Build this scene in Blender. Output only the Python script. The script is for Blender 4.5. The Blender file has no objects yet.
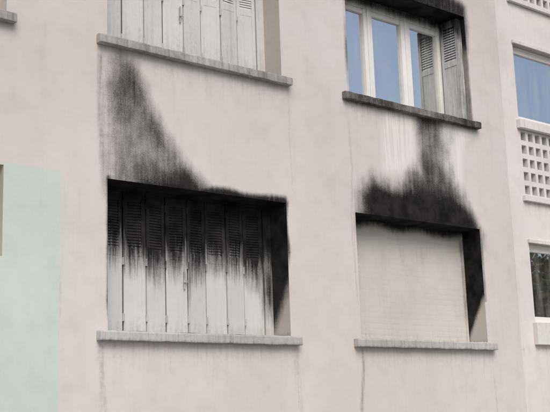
import bpy, bmesh, math, random
import numpy as np
from mathutils import Vector, Matrix, noise
random.seed(4); rng=np.random.default_rng(4)
S=bpy.context.scene
S.view_settings.view_transform='Standard'; S.view_settings.look='None'; S.view_settings.exposure=0

# ------------------------------------------------------------------ node helpers
class NT:
    def __init__(s,mat):
        mat.use_nodes=True; s.t=mat.node_tree; s.n=s.t.nodes; s.l=s.t.links
        s.n.clear(); s.out=s.n.new('ShaderNodeOutputMaterial')
        s.co=s.n.new('ShaderNodeTexCoord').outputs['Object']
    def inp(s,sock,v):
        if v is None: return
        if hasattr(v,'is_linked') or hasattr(v,'links'): s.l.new(v,sock)
        else: sock.default_value=v
    def math(s,op,a,b=None,c=None,clamp=False):
        n=s.n.new('ShaderNodeMath'); n.operation=op; n.use_clamp=clamp
        for i,v in enumerate((a,b,c)):
            if v is not None: s.inp(n.inputs[i],v)
        return n.outputs[0]
    def noise(s,scale,detail=4,rough=.55,vec=(1,1,1),off=(0,0,0),dist=0):
        m=s.n.new('ShaderNodeMapping'); s.l.new(s.co,m.inputs[0]); m.inputs['Scale'].default_value=vec; m.inputs['Location'].default_value=off
        n=s.n.new('ShaderNodeTexNoise'); s.l.new(m.outputs[0],n.inputs['Vector'])
        n.inputs['Scale'].default_value=scale; n.inputs['Detail'].default_value=detail; n.inputs['Roughness'].default_value=rough
        n.inputs['Distortion'].default_value=dist
        return n.outputs[0]
    def ramp(s,v,a,b,c=0.,d=1.,smooth=True):
        n=s.n.new('ShaderNodeMapRange'); n.interpolation_type='SMOOTHSTEP' if smooth else 'LINEAR'
        s.inp(n.inputs[0],v)
        for i,x in zip((1,2,3,4),(a,b,c,d)): n.inputs[i].default_value=x
        return n.outputs[0]
    def mix(s,f,a,b,mode='MIX'):
        n=s.n.new('ShaderNodeMix'); n.data_type='RGBA'; n.blend_type=mode
        s.inp(n.inputs[0],f)
        for i,v in ((6,a),(7,b)):
            if isinstance(v,tuple): n.inputs[i].default_value=(*v[:3],1)
            else: s.l.new(v,n.inputs[i])
        return n.outputs[2]
    def bsdf(s,col,rough,bump=None,bs=.3,bd=.01,spec=.3,metal=0):
        b=s.n.new('ShaderNodeBsdfPrincipled')
        if isinstance(col,tuple): b.inputs['Base Color'].default_value=(*col[:3],1)
        else: s.l.new(col,b.inputs['Base Color'])
        s.inp(b.inputs['Roughness'],rough); s.inp(b.inputs['Specular IOR Level'],spec); b.inputs['Metallic'].default_value=metal
        if bump is not None:
            k=s.n.new('ShaderNodeBump'); k.inputs['Strength'].default_value=bs; k.inputs['Distance'].default_value=bd
            s.l.new(bump,k.inputs['Height']); s.l.new(k.outputs[0],b.inputs['Normal'])
        s.l.new(b.outputs[0],s.out.inputs[0]); return b
    def marks(s):
        a=s.n.new('ShaderNodeAttribute'); a.attribute_name='marks'
        p=s.n.new('ShaderNodeSeparateColor'); s.l.new(a.outputs['Color'],p.inputs[0]); return p.outputs

def paint(name,base,var=.06,grain=220,gbs=.25,gbd=.004,rough=.85,streak=.25,grimecol=(.22,.20,.18),pale=(.72,.71,.70),spec=.25,dirt=.35,sootamp=1.0,panel=None,runs=(20,20,2.2),wt=(.30,.38,.32)):
    m=bpy.data.materials.new(name); T=NT(m)
    big=T.noise(.55,3,.6); mid=T.noise(5,5,.6); st=T.noise(1,5,.62,vec=(9,9,.55)); fine=T.noise(grain,2,.6)
    med=T.noise(38,4,.65)
    if panel is not None:
        pc,px,pz=panel
        sx=T.n.new('ShaderNodeSeparateXYZ'); T.l.new(T.co,sx.inputs[0])
        wob=T.math('MULTIPLY_ADD',T.noise(14,3),.016,-.008)
        fx=T.math('LESS_THAN',T.math('ADD',sx.outputs[0],wob),px); fz=T.math('LESS_THAN',T.math('ADD',sx.outputs[2],wob),pz)
        base=T.mix(T.math('MULTIPLY',fx,fz),base,pc)
    dk=tuple([1-var*1.6,1-var*1.8,1-var*1.9])
    c=T.mix(T.ramp(big,.35,.7),base,T.mix(1.,base,dk,'MULTIPLY'))
    c=T.mix(T.math('MULTIPLY',T.ramp(mid,.42,.72),.6),c,T.mix(1.,c,dk,'MULTIPLY'))
    c=T.mix(T.math('MULTIPLY',T.ramp(st,.52,.8),streak),c,T.mix(1.,c,(.80,.77,.75),'MULTIPLY'))
    c=T.mix(T.math('MULTIPLY',T.ramp(med,.6,.8),dirt),c,T.mix(1.,c,(.84,.82,.80),'MULTIPLY'))
    mk=T.marks(); R,G,B=mk[0],mk[1],mk[2]
    pst=T.noise(1,4,.6,vec=(30,30,1.6),off=(3,1,2))
    c=T.mix(T.math('MULTIPLY',B,T.ramp(pst,.3,.6,.35,1)),c,pale)
    gn=T.math('ADD',T.math('MULTIPLY',T.noise(1,4,.65,vec=(26,26,1.3),off=(5,0,1)),.6),T.math('MULTIPLY',T.noise(28,4,.7),.4))
    g=T.math('MULTIPLY',T.ramp(G,0,.12),T.ramp(T.math('ADD',G,T.math('MULTIPLY_ADD',gn,1.6,-.8)),.15,1.05))
    c=T.mix(g,c,grimecol)
    sn=T.math('ADD',T.math('MULTIPLY',T.noise(1,5,.6,vec=runs,off=(1,2,7)),wt[0]),
       T.math('ADD',T.math('MULTIPLY',T.noise(5,6,.62),wt[1]),T.math('MULTIPLY',T.noise(75,3,.7),wt[2])))
    s=T.math('ADD',R,T.math('MULTIPLY_ADD',sn,1.7*sootamp,-.85*sootamp))
    s=T.math('MULTIPLY',T.ramp(R,0.0,.25),T.ramp(s,-.08,1.02))
    sc=T.mix(T.ramp(mid,.3,.7),(.009,.0085,.0088),(.030,.028,.027))
    c=T.mix(s,c,sc)
    h=T.math('ADD',T.math('MULTIPLY',fine,.5),T.math('ADD',T.math('MULTIPLY',med,.8),T.math('MULTIPLY',mid,2.0)))
    r=T.math('ADD',rough,T.math('MULTIPLY',s,.15),clamp=True)
    T.bsdf(c,r,h,gbs,gbd,T.math('MULTIPLY_ADD',s,-spec*.8,spec))
    return m

def simple(name,col,rough=.6,var=.1,scale=20,spec=.3,bs=.1,metal=0):
    m=bpy.data.materials.new(name); T=NT(m)
    n=T.noise(scale,5,.6)
    c=T.mix(T.ramp(n,.3,.7),col,tuple(x*(1-var*2) for x in col))
    T.bsdf(c,rough,n,bs,.005,spec,metal); return m

WALL=(.615,.59,.582)
M_wall=paint('render_paint',WALL,panel=((.535,.615,.582),4.33,3.79),streak=.28)
M_bay=paint('bay_paint',(.69,.672,.662))
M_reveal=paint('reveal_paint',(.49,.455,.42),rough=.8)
M_sill=paint('sill_concrete',(.49,.49,.485),var=.12,grain=160,gbs=.5,dirt=.8,streak=.6,grimecol=(.09,.088,.085))
M_shut=paint('shutter_paint',(.585,.59,.595),var=.05,grain=90,gbs=.10,gbd=.002,rough=.55,streak=.6,dirt=.5,sootamp=1.25,grimecol=(.25,.235,.215),runs=(46,46,2.6),wt=(.62,.20,.18))
M_roll=paint('panel_shutter_paint',(.60,.585,.555),var=.06,grain=60,gbs=.12,gbd=.003,rough=.6,streak=.12,dirt=.7,sootamp=.9,grimecol=(.40,.36,.30))
M_frame=paint('window_frame_paint',(.80,.80,.79),var=.03,gbs=.05,rough=.4,streak=.2,dirt=.2,sootamp=.9)
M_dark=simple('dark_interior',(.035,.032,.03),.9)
M_cur=simple('curtain_cloth',(.50,.58,.52),.9,.12,60)
M_roof=simple('roof_gravel',(.25,.24,.23),.9,.2,40)
def glassmat():
    m=bpy.data.materials.new('window_glass'); T=NT(m)
    g=T.n.new('ShaderNodeBsdfGlossy'); g.inputs['Roughness'].default_value=.015; g.inputs['Color'].default_value=(1,1,1,1)
    t=T.n.new('ShaderNodeBsdfTransparent'); t.inputs[0].default_value=(.8,.86,.84,1)
    k=T.n.new('ShaderNodeBump'); k.inputs['Strength'].default_value=.12; k.inputs['Distance'].default_value=.02
    T.l.new(T.noise(1.6,2,.5),k.inputs['Height']); T.l.new(k.outputs[0],g.inputs['Normal'])
    x=T.n.new('ShaderNodeMixShader'); x.inputs[0].default_value=.74
    d=T.n.new('ShaderNodeBsdfDiffuse'); d.inputs[0].default_value=(.6,.6,.58,1)
    x2=T.n.new('ShaderNodeMixShader'); T.l.new(T.ramp(T.noise(1,5,.65,vec=(7,7,1.2)),.35,.8,.02,.20),x2.inputs[0])
    T.l.new(t.outputs[0],x.inputs[1]); T.l.new(g.outputs[0],x.inputs[2])
    T.l.new(x.outputs[0],x2.inputs[1]); T.l.new(d.outputs[0],x2.inputs[2]); T.l.new(x2.outputs[0],T.out.inputs[0]); return m
M_glass=glassmat()

# ------------------------------------------------------------------ mark fields
def sdpoly(x,z,poly):
    P=np.array(poly,float); d=np.full(x.shape,1e9); inside=np.zeros(x.shape,bool)
    n=len(P)
    for i in range(n):
        a=P[i]; b=P[(i+1)%n]; e=b-a; L=(e@e)+1e-12
        t=np.clip(((x-a[0])*e[0]+(z-a[1])*e[1])/L,0,1)
        d=np.minimum(d,np.hypot(x-a[0]-t*e[0],z-a[1]-t*e[1]))
        c=((a[1]>z)!=(b[1]>z))&(x<(b[0]-a[0])*(z-a[1])/(b[1]-a[1]+1e-12)+a[0]); inside^=c
    return np.where(inside,d,-d)
def ss(a,b,v):
    t=np.clip((v-a)/(b-a),0,1); return t*t*(3-2*t)
def soft(x,z,poly,w,w2=None): return ss(-w,(w if w2 is None else w2),sdpoly(x,z,poly))
def band(x,c,w): return np.exp(-((x-c)/w)**2)

def f_wall(x,y,z):
    s=np.zeros(x.shape); g=np.zeros(x.shape); p=np.zeros(x.shape)
    A=[(4.76,3.60),(4.77,4.55),(4.82,4.92),(4.93,5.0),(5.10,4.98),(5.18,4.82),(5.28,4.585),(5.44,4.32),(5.66,4.06),(5.90,3.85),(6.05,3.70),(6.05,3.6)]
    d=sdpoly(x,z,A)
    a=ss(-.12,.16,d)
    dens=.58+.18*ss(4.25,4.6,z)*ss(5.4,4.95,x)*ss(5.05,4.80,z)+.16*ss(.28,.04,d)*ss(5.0,5.25,x)+.28*ss(4.05,3.80,z)*ss(4.9,5.3,x)-.10*band(x,4.86,.07)*ss(4.5,4.3,z)
    s=np.maximum(s,a*dens)
    s=np.maximum(s,1.0*ss(3.87,3.785,z+.012*np.sin(x*9))*ss(4.76,4.80,x)*ss(6.94,6.89,x)*ss(3.7,3.75,z)*(.45+.55*ss(5.0,5.5,x)))
    s=np.maximum(s,.85*ss(6.945,6.90,x+.010*np.sin(z*11))*ss(2.95,3.4,z)*ss(3.84,3.76,z)*(x>6.85))
    s=np.maximum(s,.7*ss(4.77,4.80,x)*(x<4.82)*ss(2.42,2.7,z)*(z<3.8))
    Bp=[(7.96,3.60),(7.97,4.0),(8.03,4.13),(8.18,4.24),(8.36,4.17),(8.50,4.14),(8.70,4.24),(8.86,4.42),(9.40,4.42),(9.62,4.28),(9.72,4.08),(9.92,3.85),(10.0,3.70),(10.0,3.6)]
    d=sdpoly(x,z,Bp)
    s=np.maximum(s,ss(-.18,.20,d+.02*np.sin(x*13))*(.82+.34*ss(4.22,3.92,z)))
    C=[(8.92,4.1),(8.92,4.6),(8.92,5.12),(9.70,5.12),(9.60,4.6),(9.60,4.1)]
    st=soft(x,z,C,.10,.15)*(.54+.22*ss(4.78,5.0,z)*ss(9.5,9.2,x)+.12*band(x,9.10,.16)+.16*ss(4.60,4.35,z)-.12*ss(9.30,9.45,x)*ss(4.3,4.6,z))
    s=np.maximum(s,st)
    s=np.maximum(s,.75*ss(.05,.0,np.abs(x-7.87))*(z>5.1)*(z<6.7)*(.65+.35*np.sin(z*7)))
    D=[(7.9,6.42),(8.2,6.60),(9.0,6.70),(9.6,6.74),(9.96,6.60),(9.97,6.3),(9.93,6.05),(9.88,6.3)]
    s=np.maximum(s,soft(x,z,D,.14,.07)*.95)
    s=np.maximum(s,.6*ss(.05,.0,np.abs(x-9.96))*(z>5.1)*(z<6.6))
    s=np.maximum(s,.6*ss(.05,.0,np.abs(x-9.97))*(z>2.9)*(z<3.8))
    s=np.maximum(s,.5*ss(4.98,5.03,z)*(z<5.1)*ss(7.75,7.85,x)*ss(10.1,10.0,x))
    p=np.maximum(p,.9*soft(x,z,[(8.35,4.25),(8.40,5.05),(8.88,5.05),(8.88,4.40)],.08)*ss(4.1,4.4,z))
    p=np.maximum(p,.8*soft(x,z,[(9.40,4.30),(9.38,5.05),(9.82,5.05),(9.70,4.25)],.05)*ss(4.15,4.4,z))
    s=s*(1-.30*p)
    wx=x+.02*np.sin(z*3.1)
    g=np.maximum(g,.55*band(wx,4.74,.05)*ss(5.05,4.9,z)*ss(3.3,4.0,z))
    g=np.maximum(g,.46*band(wx,4.74,.05)*ss(2.36,2.28,z)*ss(.4,1.6,z))
    g=np.maximum(g,.62*band(x+.03*np.sin(z*5),7.86,.030)*ss(2.36,2.30,z)*ss(.2,1.0,z))
    g=np.maximum(g,.42*band(x+.015*np.sin(z*4),7.84,.03)*ss(5.05,4.95,z)*ss(2.4,2.8,z))
    g=np.maximum(g,.32*band(wx,6.97,.06)*ss(2.36,2.28,z)*ss(.2,1.6,z))
    g=np.maximum(g,.28*band(wx,6.99,.05)*ss(5.05,4.9,z)*ss(3.0,4.4,z))
    g=np.maximum(g,.30*band(wx,10.02,.05)*ss(2.36,2.28,z)*ss(.2,1.6,z))
    g=np.maximum(g,.22*band(wx,10.58,.03))
    g=np.maximum(g,.26*band(wx,4.36,.03)*ss(3.79,3.6,z))
    for x0,x1 in ((4.7,7.0),(7.78,10.05)):
        for zb in (2.32,5.02,7.735):
            g=np.maximum(g,(.13+.15*ss(zb-.3,zb,z))*ss(x0-.02,x0+.05,x)*ss(x1+.02,x1-.05,x)*ss(zb-.9,zb-.1,z)*(z<zb+.05))
    return s,g,p
def f_rev(x,y,z):
    s=np.zeros(x.shape); g=.12+0*s
    low=(z>2.3)&(z<3.9)
    LL=low&(x<7.2)&(x>4.5); LR=low&(x>7.5)&(x<10.3); UR=(z>5)&(z<6.6)&(x>7.5)&(x<10.3)
    yy=np.clip(y,0,.34)
    bl=3.02-1.7*yy
    s=np.where(LL|LR,ss(-.30,.20,z-bl)*1.25,s)
    s=np.where(LR&(x>9),ss(-.13,.10,z-(2.98-2.2*yy**1.2))*1.3,s)
    s=np.where(UR,.35+ss(5.9,6.35,z)*1.0,s)
    s=np.where((LL|LR|UR)&((z>3.76)&(z<3.8)|(z>6.47)),1.3,s)
    s=np.where(z<2.45,.25,s)
    return s,g,0*s
def f_sill(x,y,z):
    g=.30+.25*(z<2.34)+.0*x
    s=np.where((z>4.9)&(z<5.3)&(x>7.6)&(x<10.3),.66+.12*np.sin(x*4),0.)
    g=np.where((z>4.9)&(z<5.3)&(x<7.2),.46+.1*np.sin(x*5),g)
    return s,g,0*s
def f_shut(x,y,z):
    u=((x-4.90)/.236)%1.0; k=np.floor((x-4.90)/.236)
    jit=.05*np.sin(k*2.4+1)+.05*np.cos(k*5.1)
    bl=3.13+jit+.08*(np.abs(u-.5)*2)**2
    s=ss(-.34,.10,z-bl)*.85+.45*ss(0,.35,z-bl)
    s=np.maximum(s,.80*band(x,5.86,.022)*ss(2.45,3.1,z))
    s=np.maximum(s,.50*band(x,6.30,.015)*ss(2.7,3.1,z))
    s=np.maximum(s,.40*band(x,5.40,.015)*ss(2.8,3.1,z))
    s=np.maximum(s,.7*ss(6.70,6.82,x)*ss(2.4,2.9,z))
    s=np.where(z>4,0,s)
    g=np.where(z>4,.24+.20*ss(5.5,5.15,z),.10+.30*ss(2.62,2.45,z))
    return s,g,0*s
def f_hinge(x,y,z):
    s,g,p=f_shut(x,y,z); return s,.55+0*x,p
def f_roll(x,y,z):
    s=ss(3.62,3.78,z+.02*np.sin(x*8))*.95
    s=np.maximum(s,.5*ss(9.88,9.96,x)*ss(2.5,3.0,z))
    g=.16+.25*band(x,9.15,.28)*band(z,3.42,.12)+.25*ss(2.6,2.43,z)+.2*ss(8.0,7.9,x)+.14*band(x,8.6,.2)*band(z,2.9,.2)+.22*band(x+.3*z,9.9,.04)*ss(2.7,3.0,z)
    g=g+.10*(np.abs(((z-2.43)/.0615)%1-.5)>.42)
    return s,g,0*s
def f_frame(x,y,z):
    s=np.where((z>5)&(z<6.6)&(x<10.3)&(x>7.5),.06+.8*ss(6.30,6.46,z)+.12*ss(9.5,9.9,x),0.)
    return s,.12+0*x,0*x
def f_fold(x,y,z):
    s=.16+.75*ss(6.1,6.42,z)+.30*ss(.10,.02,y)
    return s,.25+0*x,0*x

# ------------------------------------------------------------------ mesh builder
class MB:
    def __init__(s): s.v=[]; s.f=[]
    def grid(s,P,U,V,nu=1,nv=1,fn=None):
        P,U,V=map(np.array,(P,U,V)); b=len(s.v)
        for j in range(nv+1):
            for i in range(nu+1):
                s.v.append(tuple(P+U*i/nu+V*j/nv))
        for j in range(nv):
            for i in range(nu):
                a=b+j*(nu+1)+i; s.f.append((a,a+1,a+nu+2,a+nu+1))
    def box(s,x0,x1,y0,y1,z0,z1,st=10.,xf=None):
        b=len(s.v); n=lambda a,c:max(1,int(math.ceil(abs(c-a)/st-1e-6)))
        nx,ny,nz=n(x0,x1),n(y0,y1),n(z0,z1); X,Y,Z=(x1-x0,0,0),(0,y1-y0,0),(0,0,z1-z0)
        s.grid((x0,y0,z0),X,Z,nx,nz); s.grid((x0,y1,z0),Z,X,nz,nx)
        s.grid((x0,y0,z0),Z,Y,nz,ny); s.grid((x1,y0,z0),Y,Z,ny,nz)
        s.grid((x0,y0,z0),Y,X,ny,nx); s.grid((x0,y0,z1),X,Y,nx,ny)
        if xf:
            for i in range(b,len(s.v)): s.v[i]=xf(s.v[i])
    def build(s,name,mat,fn=None,parent=None,bevel=0,weld=True,smooth=False,jit=0):
        me=bpy.data.meshes.new(name); me.from_pydata([tuple(map(float,v)) for v in s.v],[],s.f); me.update()
        if weld:
            bm=bmesh.new(); bm.from_mesh(me); bmesh.ops.remove_doubles(bm,verts=bm.verts,dist=.0004)
            bmesh.ops.recalc_face_normals(bm,faces=bm.faces); bm.to_mesh(me); bm.free()
        if jit:
            for v in me.vertices:
                q=v.co*9; v.co+=Vector((noise.noise(q)*.3,noise.noise(q+Vector((7,1,3))),noise.noise(q+Vector((1,9,3)))))*jit
        if fn:
            co=np.empty(len(me.vertices)*3); me.vertices.foreach_get('co',co); co=co.reshape(-1,3)
            r,g,p=fn(co[:,0],co[:,1],co[:,2])
            at=me.attributes.new('marks','FLOAT_COLOR','POINT')
            c=np.ones((len(co),4)); c[:,0]=r; c[:,1]=g; c[:,2]=p; at.data.foreach_set('color',c.ravel())
        me.materials.append(mat)
        o=bpy.data.objects.new(name,me); S.collection.objects.link(o)
        if parent: o.parent=parent
        if bevel:
            m=o.modifiers.new('b','BEVEL'); m.width=bevel; m.segments=2; m.limit_method='ANGLE'; m.angle_limit=math.radians(50)
        if smooth: me.polygons.foreach_set('use_smooth',[True]*len(me.polygons))
        return o
def empty(name):
    o=bpy.data.objects.new(name,None); S.collection.objects.link(o); return o
BLD=empty('apartment_building')

FH=2.715
def fl(z,k): return z+FH*k
main=[]   # (x0,x1,z0,z1,kind)
for k in range(3):
    main.append((4.80,6.90,fl(2.41,k) if k!=1 else 5.11,fl(3.775,k) if k!=1 else 6.485,'shut'))
    main.append((7.88,9.96,fl(2.41,k) if k!=1 else 5.11,fl(3.775,k) if k!=1 else 6.485,'roll' if k!=1 else 'open'))
side=[(2.6,3.80,3.0,3.77),(2.2,3.80,5.11,6.485),(2.2,3.80,7.84,9.205),(-.9,.7,5.11,6.485),(-.9,.7,2.41,3.775),(-.9,.7,7.84,9.205)]
bayw=[(10.95,13.05,2.68,3.69),(10.95,13.05,5.30,6.35),(10.95,13.05,8.0,9.06)]
bayc=[(10.95,13.05,4.30,5.19),(10.95,13.05,7.0,7.9)]
bayx=[(13.9,15.4,5.11,6.485),(13.9,15.4,2.41,3.775),(13.9,15.4,7.84,9.2)]

def axis(lo,hi,brk,flo,fhi,fine,coarse):
    B=sorted(set([lo,hi]+[b for b in brk if lo<b<hi]+[c for c in (flo,fhi) if lo<c<hi])); out=[]
    for a,b in zip(B[:-1],B[1:]):
        st=fine if (a>=flo-1e-6 and b<=fhi+1e-6) else coarse
        n=max(1,int(math.ceil((b-a)/st))); out+=list(np.linspace(a,b,n+1)[:-1])
    return np.array(out+[hi])
def wallsheet(name,x0,x1,z0,z1,y,ops,mat,fn,flo,fhi,zlo,zhi,fine=.02):
    xs=axis(x0,x1,[v for o in ops for v in o[:2]],flo,fhi,fine,.3); zs=axis(z0,z1,[v for o in ops for v in o[2:4]],zlo,zhi,fine,.3)
    XX,ZZ=np.meshgrid(xs,zs); nx=len(xs)
    cx=(xs[:-1]+xs[1:])/2; cz=(zs[:-1]+zs[1:])/2; CX,CZ=np.meshgrid(cx,cz); keep=np.ones(CX.shape,bool)
    for o in ops: keep&=~((CX>o[0])&(CX<o[1])&(CZ>o[2])&(CZ<o[3]))
    J,I=np.nonzero(keep); a=J*nx+I; F=np.stack([a,a+1,a+nx+1,a+nx],1)
    used=np.unique(F); mp=-np.ones(XX.size,int); mp[used]=np.arange(len(used)); F=mp[F]
    m=MB(); X=XX.ravel()[used]; Z=ZZ.ravel()[used]
    m.v=list(zip(X.tolist(),[y]*len(X),Z.tolist())); m.f=[tuple(r) for r in F.tolist()]
    return m.build(name,mat,fn,BLD,weld=False)
TOP=10.6
wallsheet('facade_wall',-6,10.6,0,TOP,0,[o[:4] for o in main]+side,M_wall,f_wall,3.6,10.6,1.4,7.2)
wallsheet('bay_wall',10.6,20,0,TOP,.03,bayw+bayc+bayx,M_bay,lambda x,y,z:(0*x,.10+.30*band(x,10.62,.03)+.22*ss(2.2,2.4,z)*ss(2.42,2.38,z)+.2*ss(3.9,4.25,z)*ss(10.9,10.95,x)*(z<4.3),0*x),10.6,13.2,1.4,7.2,.04)
m=MB(); m.grid((10.6,0,0),(0,.03,0),(0,0,TOP)); m.build('facade_return',M_wall,f_wall,BLD)
m=MB(); m.box(-6.1,20.1,-.08,.24,TOP,TOP+.16); m.build('roof_parapet',M_sill,f_sill,BLD,bevel=.01)
m=MB(); m.box(-6,20,.24,11,TOP-.3,TOP-.05); m.build('roof',M_roof,None,BLD)
m=MB(); m.grid((-6,0,0),(0,11,0),(0,0,TOP),4,4); m.grid((20,.03,0),(0,11,0),(0,0,TOP),4,4); m.grid((-6,11,0),(26,0,0),(0,0,TOP),4,4)
m.build('side_walls',M_bay,lambda x,y,z:(0*x,0*x,0*x),BLD)

# reveals, rooms, sills
RD=.36
m=MB(); rm=MB(); sl=MB()
def reveal(o,y0=0.,d=RD):
    x0,x1,z0,z1=o[:4]; D=(0,d,0); n=12; nz=40; nx=50
    m.grid((x0,y0,z0),D,(0,0,z1-z0),n,nz); m.grid((x1,y0,z0),D,(0,0,z1-z0),n,nz)
    m.grid((x0,y0,z1),D,(x1-x0,0,0),n,nx); m.grid((x0,y0,z0),D,(x1-x0,0,0),n,nx)
    a,b,c,e=x0-.02,x1+.02,z0-.02,z1+.02; yb=y0+d; yr=y0+d+2.2
    rm.grid((a,yb,c),(0,yr-yb,0),(0,0,e-c)); rm.grid((b,yb,c),(0,yr-yb,0),(0,0,e-c)); rm.grid((a,yb,c),(0,yr-yb,0),(b-a,0,0)); rm.grid((a,yb,e),(0,yr-yb,0),(b-a,0,0)); rm.grid((a,yr,c),(b-a,0,0),(0,0,e-c))
for o in [q[:4] for q in main]+side: reveal(o)
for o in bayw+bayx: reveal(o,.03,.12)
for o in bayc: reveal(o,.03,.2)
m.build('window_reveals',M_reveal,f_rev,BLD,weld=False); rm.build('rooms',M_dark,None,BLD,weld=False)
def sill(x0,x1,zt,th=.085,y0=-.075,y1=.30):
    b=len(sl.v); sl.box(x0,x1,y0,-.001,zt-th,zt+.004,.03)
    for i in range(b,len(sl.v)):
        v=sl.v[i]
        if v[1]<y0+.002 and v[2]>zt: sl.v[i]=(v[0],v[1],v[2]-.012)
for o in main: sill(o[0]-.115,o[1]+.09,o[2])
for o in side[1:]: sill(o[0]-.1,o[1]+.07,o[2])
sl.build('window_sills',M_sill,f_sill,BLD,bevel=.006,jit=.006)
m=MB()
for o in main: m.grid((o[0]+.001,-.001,o[2]+.0045),(o[1]-o[0]-.002,0,0),(0,RD-.02,.012),60,8)
m.build('inner_sills',M_sill,f_sill,BLD,weld=False)

# folding shutters
def leaf(mb,x0,w,z0,z1,yc,ang,sgn):
    px=x0 if sgn>0 else x0+w
    def xf(v):
        dx=v[0]-px; c,s_=math.cos(ang),math.sin(ang)
        if sgn>0: return (px+dx*c-(v[1]-yc)*s_, yc+abs(dx)*s_+(v[1]-yc)*c, v[2])
        return (px+dx*c+(v[1]-yc)*s_, yc+abs(dx)*s_+(v[1]-yc)*c, v[2])
    st=.024; t=.030; r=.038; zl0=z0+.765; zl1=z1-.09
    g=.007
    a,b=x0+g,x0+w-g
    mb.box(a,a+r,yc,yc+t,z0,z1,st,xf); mb.box(b-r,b,yc,yc+t,z0,z1,st,xf)
    mb.box(a+r,b-r,yc+.001,yc+t-.001,z1-.09,z1-.0005,st,xf)
    mb.box(a+r,b-r,yc+.001,yc+t-.001,zl0-.07,zl0,st,xf)
    mb.box(a+r,b-r,yc+.001,yc+t-.001,z0+.0005,z0+.11,st,xf)
    mb.box(a+r,b-r,yc+.003,yc+t-.006,z0+.11,zl0-.07,st,xf)
    n=int((zl1-zl0)/.026)
    for i in range(n):
        zz=zl0+(i+.5)*(zl1-zl0)/n
        def xl(v,zz=zz):
            dz=v[2]-zz; dy=v[1]-(yc+.010); A=math.radians(18); c,s_=math.cos(A),math.sin(A)
            return xf((v[0],yc+.010+dy*c+dz*s_,zz+dy*s_+dz*c))
        mb.box(a+r,b-r,yc+.007,yc+.013,zz-.0135,zz+.0135,.05,xl)
def shutters(o,idx):
    x0,x1,z0,z1=o[:4]; mb=MB(); w=.236; xs=x0+.10; yc=.265
    for i in range(8):
        leaf(mb,xs+i*w,w,z0+.035+.004*math.sin(i*2.2),z1-.03,yc+(0 if i!=5 else .003),math.radians(7.0+3.0*math.sin(i*3)),1 if i%2==0 else -1)
    ob=mb.build('folding_shutters',M_shut,f_shut,BLD,bevel=0,weld=True)
    fr=MB(); fr.box(x0+.002,x0+.085,yc-.01,yc+.06,z0+.02,z1-.001,.03); fr.box(x1-.105,x1-.002,yc-.005,yc+.06,z0+.02,z1-.001,.03)
    fr.box(x0+.085,x1-.105,yc-.008,yc+.055,z1-.028,z1-.0015,.03)
    fr.build('shutter_frame',M_shut,f_shut,BLD)
    h=MB()
    for i in range(1,8):
        yy=yc+(w*math.sin(math.radians(6)) if i%2 else -.0)
        for zz in (z0+.16,z0+.68,z0+1.22):
            h.box(xs+i*w-.010,xs+i*w+.010,yy-.012,yy+.006,zz-.035,zz+.035)
    h.box(xs+4*w-.05,xs+4*w-.035,yc-.016,yc-.004,z0+.45,z0+.62)
    h.box(xs+4*w-.06,xs+4*w-.02,yc-.028,yc-.0165,z0+.51,z0+.535)
    h.build('shutter_hinges',M_shut,f_hinge,BLD,bevel=.002)
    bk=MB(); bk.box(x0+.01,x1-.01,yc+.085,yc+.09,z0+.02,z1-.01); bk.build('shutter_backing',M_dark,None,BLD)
for i,o in enumerate(main):
    if o[4]=='shut': shutters(o,i)

# plain closed shutter panels (flush slats, barely visible joints)
for o in main:
    if o[4]!='roll': continue
    x0,x1,z0,z1=o[:4]; mb=MB(); y=.29; nx=80; nz=130
    for j in range(nz+1):
        zz=z0+.02+(z1-.001-z0-.02)*j/nz
        jn=.0016 if j%6==0 else 0
        for k in range(nx+1):
            x=x0+.03+(x1-x0-.06)*k/nx
            mb.v.append((x,y+jn*(.5+.5*noise.noise(Vector((x*1.5,3,zz*4))))+.004*math.sin(x*2.1+zz*1.7)+.006*noise.noise(Vector((x*2,0,zz*2.5))),zz))
        if j:
            for k in range(nx):
                a=(j-1)*(nx+1)+k; mb.f.append((a,a+1,a+nx+2,a+nx+1))
    mb.build('panel_shutter',M_roll,f_roll,BLD,weld=False,smooth=True)
    g=MB(); g.box(x0+.002,x0+.034,y-.018,y+.03,z0+.02,z1-.002,.04); g.box(x1-.034,x1-.002,y-.018,y+.03,z0+.02,z1-.002,.04)
    g.box(x0+.034,x1-.034,y-.012,y+.012,z0+.018,z0+.05,.04)
    g.build('shutter_guides',M_roll,f_roll,BLD)

# glazed windows
def casement(o,y,edges,zb,zt,frame_w=.045,xr=None,name='window_frame'):
    x0,x1=o[0],o[1] if xr is None else xr; f=MB(); g=MB()
    f.box(x0+.002,x1-.002,y-.01,y+.06,o[2]+.018,zb-.03,.03); f.box(x0+.002,x1-.002,y-.01,y+.06,zt+.03,o[3]-.002,.03)
    xs=[x0+.002]+[v for e in edges for v in e]+[x1-.002]
    for i in range(0,len(xs),2):
        a,b=xs[i],xs[i+1]; inner=(0<i<len(xs)-2)
        f.box(a,b,y-.004 if not inner else y-.008,y+.055,zb-.03,zt+.03,.03)
        if inner: f.box((a+b)/2-.018,(a+b)/2+.018,y-.022,y-.0085,zb-.028,zt+.028,.03)
    for a,b in edges:
        f.box(a,b,y+.002,y+.05,zb-.03,zb+.03,.03); f.box(a,b,y+.002,y+.05,zt-.03,zt+.03,.03)
        g.grid((a,y+.03,zb+.03),(b-a,0,0),(0,0,zt-zb-.06))
    f.build(name,M_frame,f_frame,BLD,bevel=.003); g.build('window_glass',M_glass,None,BLD,weld=False)
o=main[3]
casement(o,.33,[(7.98,8.49),(8.63,9.13),(9.29,9.79)],5.23,6.33)
f=MB()
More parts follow.
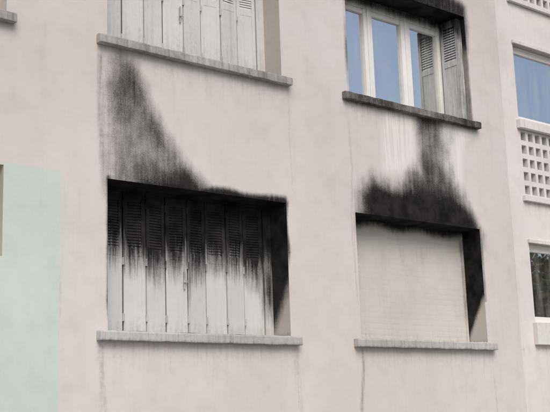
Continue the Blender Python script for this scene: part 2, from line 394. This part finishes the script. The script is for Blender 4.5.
for i,xx in enumerate((9.835,9.872,9.909)):
    xa,xb=xx,xx+.028; y0,y1=.035+.006*i,.30; z0,z1=5.15,6.45
    f.box(xa,xb,y0,y0+.035,z0,z1,.03); f.box(xa,xb,y1-.035,y1,z0,z1,.03)
    for a,b in ((z0,z0+.11),(z0+.70,z0+.77),(z1-.09,z1)): f.box(xa+.001,xb-.001,y0+.035,y1-.035,a+.0005,b-.0005,.03)
    f.box(xa+.008,xb-.006,y0+.035,y1-.035,z0+.11,z0+.70,.03)
    for k in range(13):
        zz=z0+.785+k*.033
        def xl(v,zz=zz,xa=xa):
            dz=v[2]-zz; dx=v[0]-(xa+.014); A=math.radians(25)
            return (xa+.014+dx*math.cos(A)+dz*math.sin(A),v[1],zz+dx*math.sin(A)+dz*math.cos(A))
        f.box(xa+.011,xa+.017,y0+.035,y1-.035,zz-.016,zz+.016,.06,xl)
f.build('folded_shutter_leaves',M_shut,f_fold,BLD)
# curtain
f=MB(); nx=90
def curtain(x0,x1,z0,z1,y):
    b=len(f.v)
    for j in range(9):
        for i in range(nx+1):
            x=x0+(x1-x0)*i/nx; f.v.append((x,y+.025*math.sin(x*38+.3*math.sin(j))+.01*math.sin(x*91),z0+(z1-z0)*j/8))
    for j in range(8):
        for i in range(nx):
            a=b+j*(nx+1)+i; f.f.append((a,a+1,a+nx+2,a+nx+1))
curtain(9.45,9.95,5.14,6.44,.44); curtain(7.9,8.2,5.14,6.44,.52)
f.build('curtain',M_cur,None,BLD,smooth=True,weld=False)
for o in bayw:
    casement(o,.10,[(11.01,11.95),(12.03,12.99)],o[2]+.06,o[3]-.06)
for o in side+bayx:
    w=o[1]-o[0]; casement(o,.30 if o in side else .13,[(o[0]+.07,o[0]+w/2-.04),(o[0]+w/2+.04,o[1]-.07)],o[2]+.09,o[3]-.09)
# bay sills, bands, claustra
m=MB()
for i,o in enumerate(bayw):
    m.box(10.90,13.1,-.035,.028,o[2]-(.11 if i else .27),o[2]+.004,.05); m.box(10.93,13.07,-.004,.028,o[3]+.001,o[3]+.05,.05)
for o in bayc: m.box(10.90,13.1,-.02,.028,o[2]-.07,o[2]-.001,.05)
m.build('bay_sills',M_bay,lambda x,y,z:(0*x,.22+0*x,0*x),BLD,bevel=.004)
m=MB()
for o in bayc:
    x0,x1,z0,z1=o; nc=14; nr=5; pw=(x1-x0)/nc; ph=(z1-z0)/nr; t=.024
    y0,y1=.035,.125
    for i in range(nc+1):
        xc=x0+i*pw; m.box(max(x0+.001,xc-t),min(x1-.001,xc+t),y0,y1,z0+.001,z1-.001,.1)
    for j in range(nr+1):
        zc=z0+j*ph
        for i in range(nc):
            m.box(x0+i*pw+t,x0+(i+1)*pw-t,y0+.003,y1-.003,max(z0+.001,zc-.032),min(z1-.001,zc+.032),.1)
m.build('claustra_screen',M_bay,lambda x,y,z:(0*x,.14+.1*np.sin(x*7)*np.sin(z*9),0*x),BLD)

# ------------------------------------------------------------------ ground
def sheet(name,x0,x1,y0,y1,z,mat):
    m=MB(); m.grid((x0,y0,z),(x1-x0,0,0),(0,y1-y0,0),8,8); return m.build(name,mat)
sheet('ground',-400,400,-400,400,0,simple('grass_soil',(.10,.12,.05),.95,.25,3,bs=.6))
sheet('pavement',-60,80,-9.5,-.0,.004,simple('pavement_concrete',(.36,.345,.325),.9,.12,6))
sheet('road',-60,80,-17,-9.8,.004,simple('asphalt',(.05,.05,.052),.9,.2,30))
m=MB(); m.box(-60,80,-9.8,-9.5,0,.12,8); m.build('kerb',simple('kerb_stone',(.4,.39,.37),.85))

# ------------------------------------------------------------------ trees across the street (seen in the panes)
M_bark=simple('bark',(.10,.08,.06),.95,.3,20,bs=.8)
mt=bpy.data.materials.new('leaves'); T=NT(mt)
T.bsdf(T.mix(T.ramp(T.noise(1.1,4),.35,.65),(.06,.07,.02),(.16,.11,.045)),.7)
def treemesh(seed):
    r=random.Random(seed); g=np.random.default_rng(seed); m=MB()
    def limb(p,q,ra,rb,n=7,seg=4):
        p,q=Vector(p),Vector(q); d=(q-p).normalized(); u=d.orthogonal().normalized(); w=d.cross(u); b=len(m.v)
        for j in range(seg+1):
            t=j/seg; c=p.lerp(q,t)+u*.12*math.sin(t*3.1)*(q-p).length*.15; rr=ra+(rb-ra)*t
            for i in range(n):
                a=2*math.pi*i/n; m.v.append(tuple(c+u*rr*math.cos(a)+w*rr*math.sin(a)))
        for j in range(seg):
            for i in range(n):
                a=b+j*n+i; c2=b+j*n+(i+1)%n; m.f.append((a,c2,c2+n,a+n))
    limb((0,0,-.1),(0.1,0,4),.3,.2); tips=[]
    for i in range(9):
        a=i*2.4+r.random(); h=3.2+r.random()*3; L=2.6+r.random()*2.2
        q=(math.cos(a)*L*.8,math.sin(a)*L*.8,h+L*.9); limb((0.08,0,h*.8),q,.12,.03); tips.append(q)
    limb((.1,0,4),(0,.2,10),.2,.04); tips+= [(0,.2,10),(.4,0,8.3)]
    nb=len(m.f)
    for t in tips:
        for k in range(5):
            c=np.array(t)+g.normal(0,1,3)*(1.0,1.0,.9); rad=.5+.5*g.random()
            for q in range(80):
                dv=g.normal(0,1,3); dv/=np.linalg.norm(dv); pz=c+dv*rad*(.5+.6*g.random())
                a=g.normal(0,1,3); a/=np.linalg.norm(a); e=np.cross(a,dv); e/=np.linalg.norm(e)+1e-9; sz=.10+.08*g.random(); b=len(m.v)
                for p_ in (pz-a*sz,pz+e*sz*.6,pz+a*sz,pz-e*sz*.6): m.v.append(tuple(p_))
                m.f.append((b,b+1,b+2,b+3))
    o=m.build('street_tree',M_bark,weld=False); o.data.materials.append(mt)
    for i,pl in enumerate(o.data.polygons):
        if i>=nb: pl.material_index=1
    return o
protos=[treemesh(1),treemesh(2)]
spots=[(24,-20),(30,-22),(35.5,-20.5),(41,-21),(46,-22.5),(52,-20),(58,-22),(18,-21),(11,-22),(65,-21),(33,-28),(44,-29),(55,-28)]
for i,(x,y) in enumerate(spots):
    if i<2: t=protos[i]
    else:
        t=bpy.data.objects.new('street_tree',protos[i%2].data); S.collection.objects.link(t)
    t.location=(x,y,0); t.rotation_euler=(0,0,i*1.3); sc=.85+.3*random.random(); t.scale=(sc,sc,sc*.95)

# ------------------------------------------------------------------ light
w=bpy.data.worlds.new('World'); S.world=w; w.use_nodes=True
sky=w.node_tree.nodes.new('ShaderNodeTexSky'); sky.sky_type='NISHITA'; sky.sun_disc=False
D=Vector((-.45,-1,.0)).normalized(); el=math.radians(46)
sky.sun_elevation=el; sky.sun_rotation=math.atan2(D.x,D.y); sky.air_density=1.0; sky.dust_density=3.5; sky.ozone_density=.8
bg=w.node_tree.nodes['Background']; w.node_tree.links.new(sky.outputs[0],bg.inputs[0]); bg.inputs[1].default_value=.15
L=bpy.data.lights.new('sun','SUN'); L.energy=1.7; L.angle=math.radians(38); L.color=(1,.955,.90)
lo=bpy.data.objects.new('sun',L); S.collection.objects.link(lo)
sv=Vector((D.x*math.cos(el),D.y*math.cos(el),math.sin(el))); lo.rotation_euler=sv.to_track_quat('Z','Y').to_euler(); lo.location=(0,-20,20)

# ------------------------------------------------------------------ camera
c=bpy.data.cameras.new('camera'); co=bpy.data.objects.new('camera',c); S.collection.objects.link(co)
fw=Vector((.632,.749,.199)).normalized(); up=Vector((-.102,-.174,.980)); rt=fw.cross(up).normalized(); up=rt.cross(fw)
M=Matrix((rt,up,-fw)).transposed().to_4x4(); M.translation=Vector((0,-8,1.6)); co.matrix_world=M
c.sensor_width=36; c.lens=69.12; c.clip_end=2000; S.camera=co
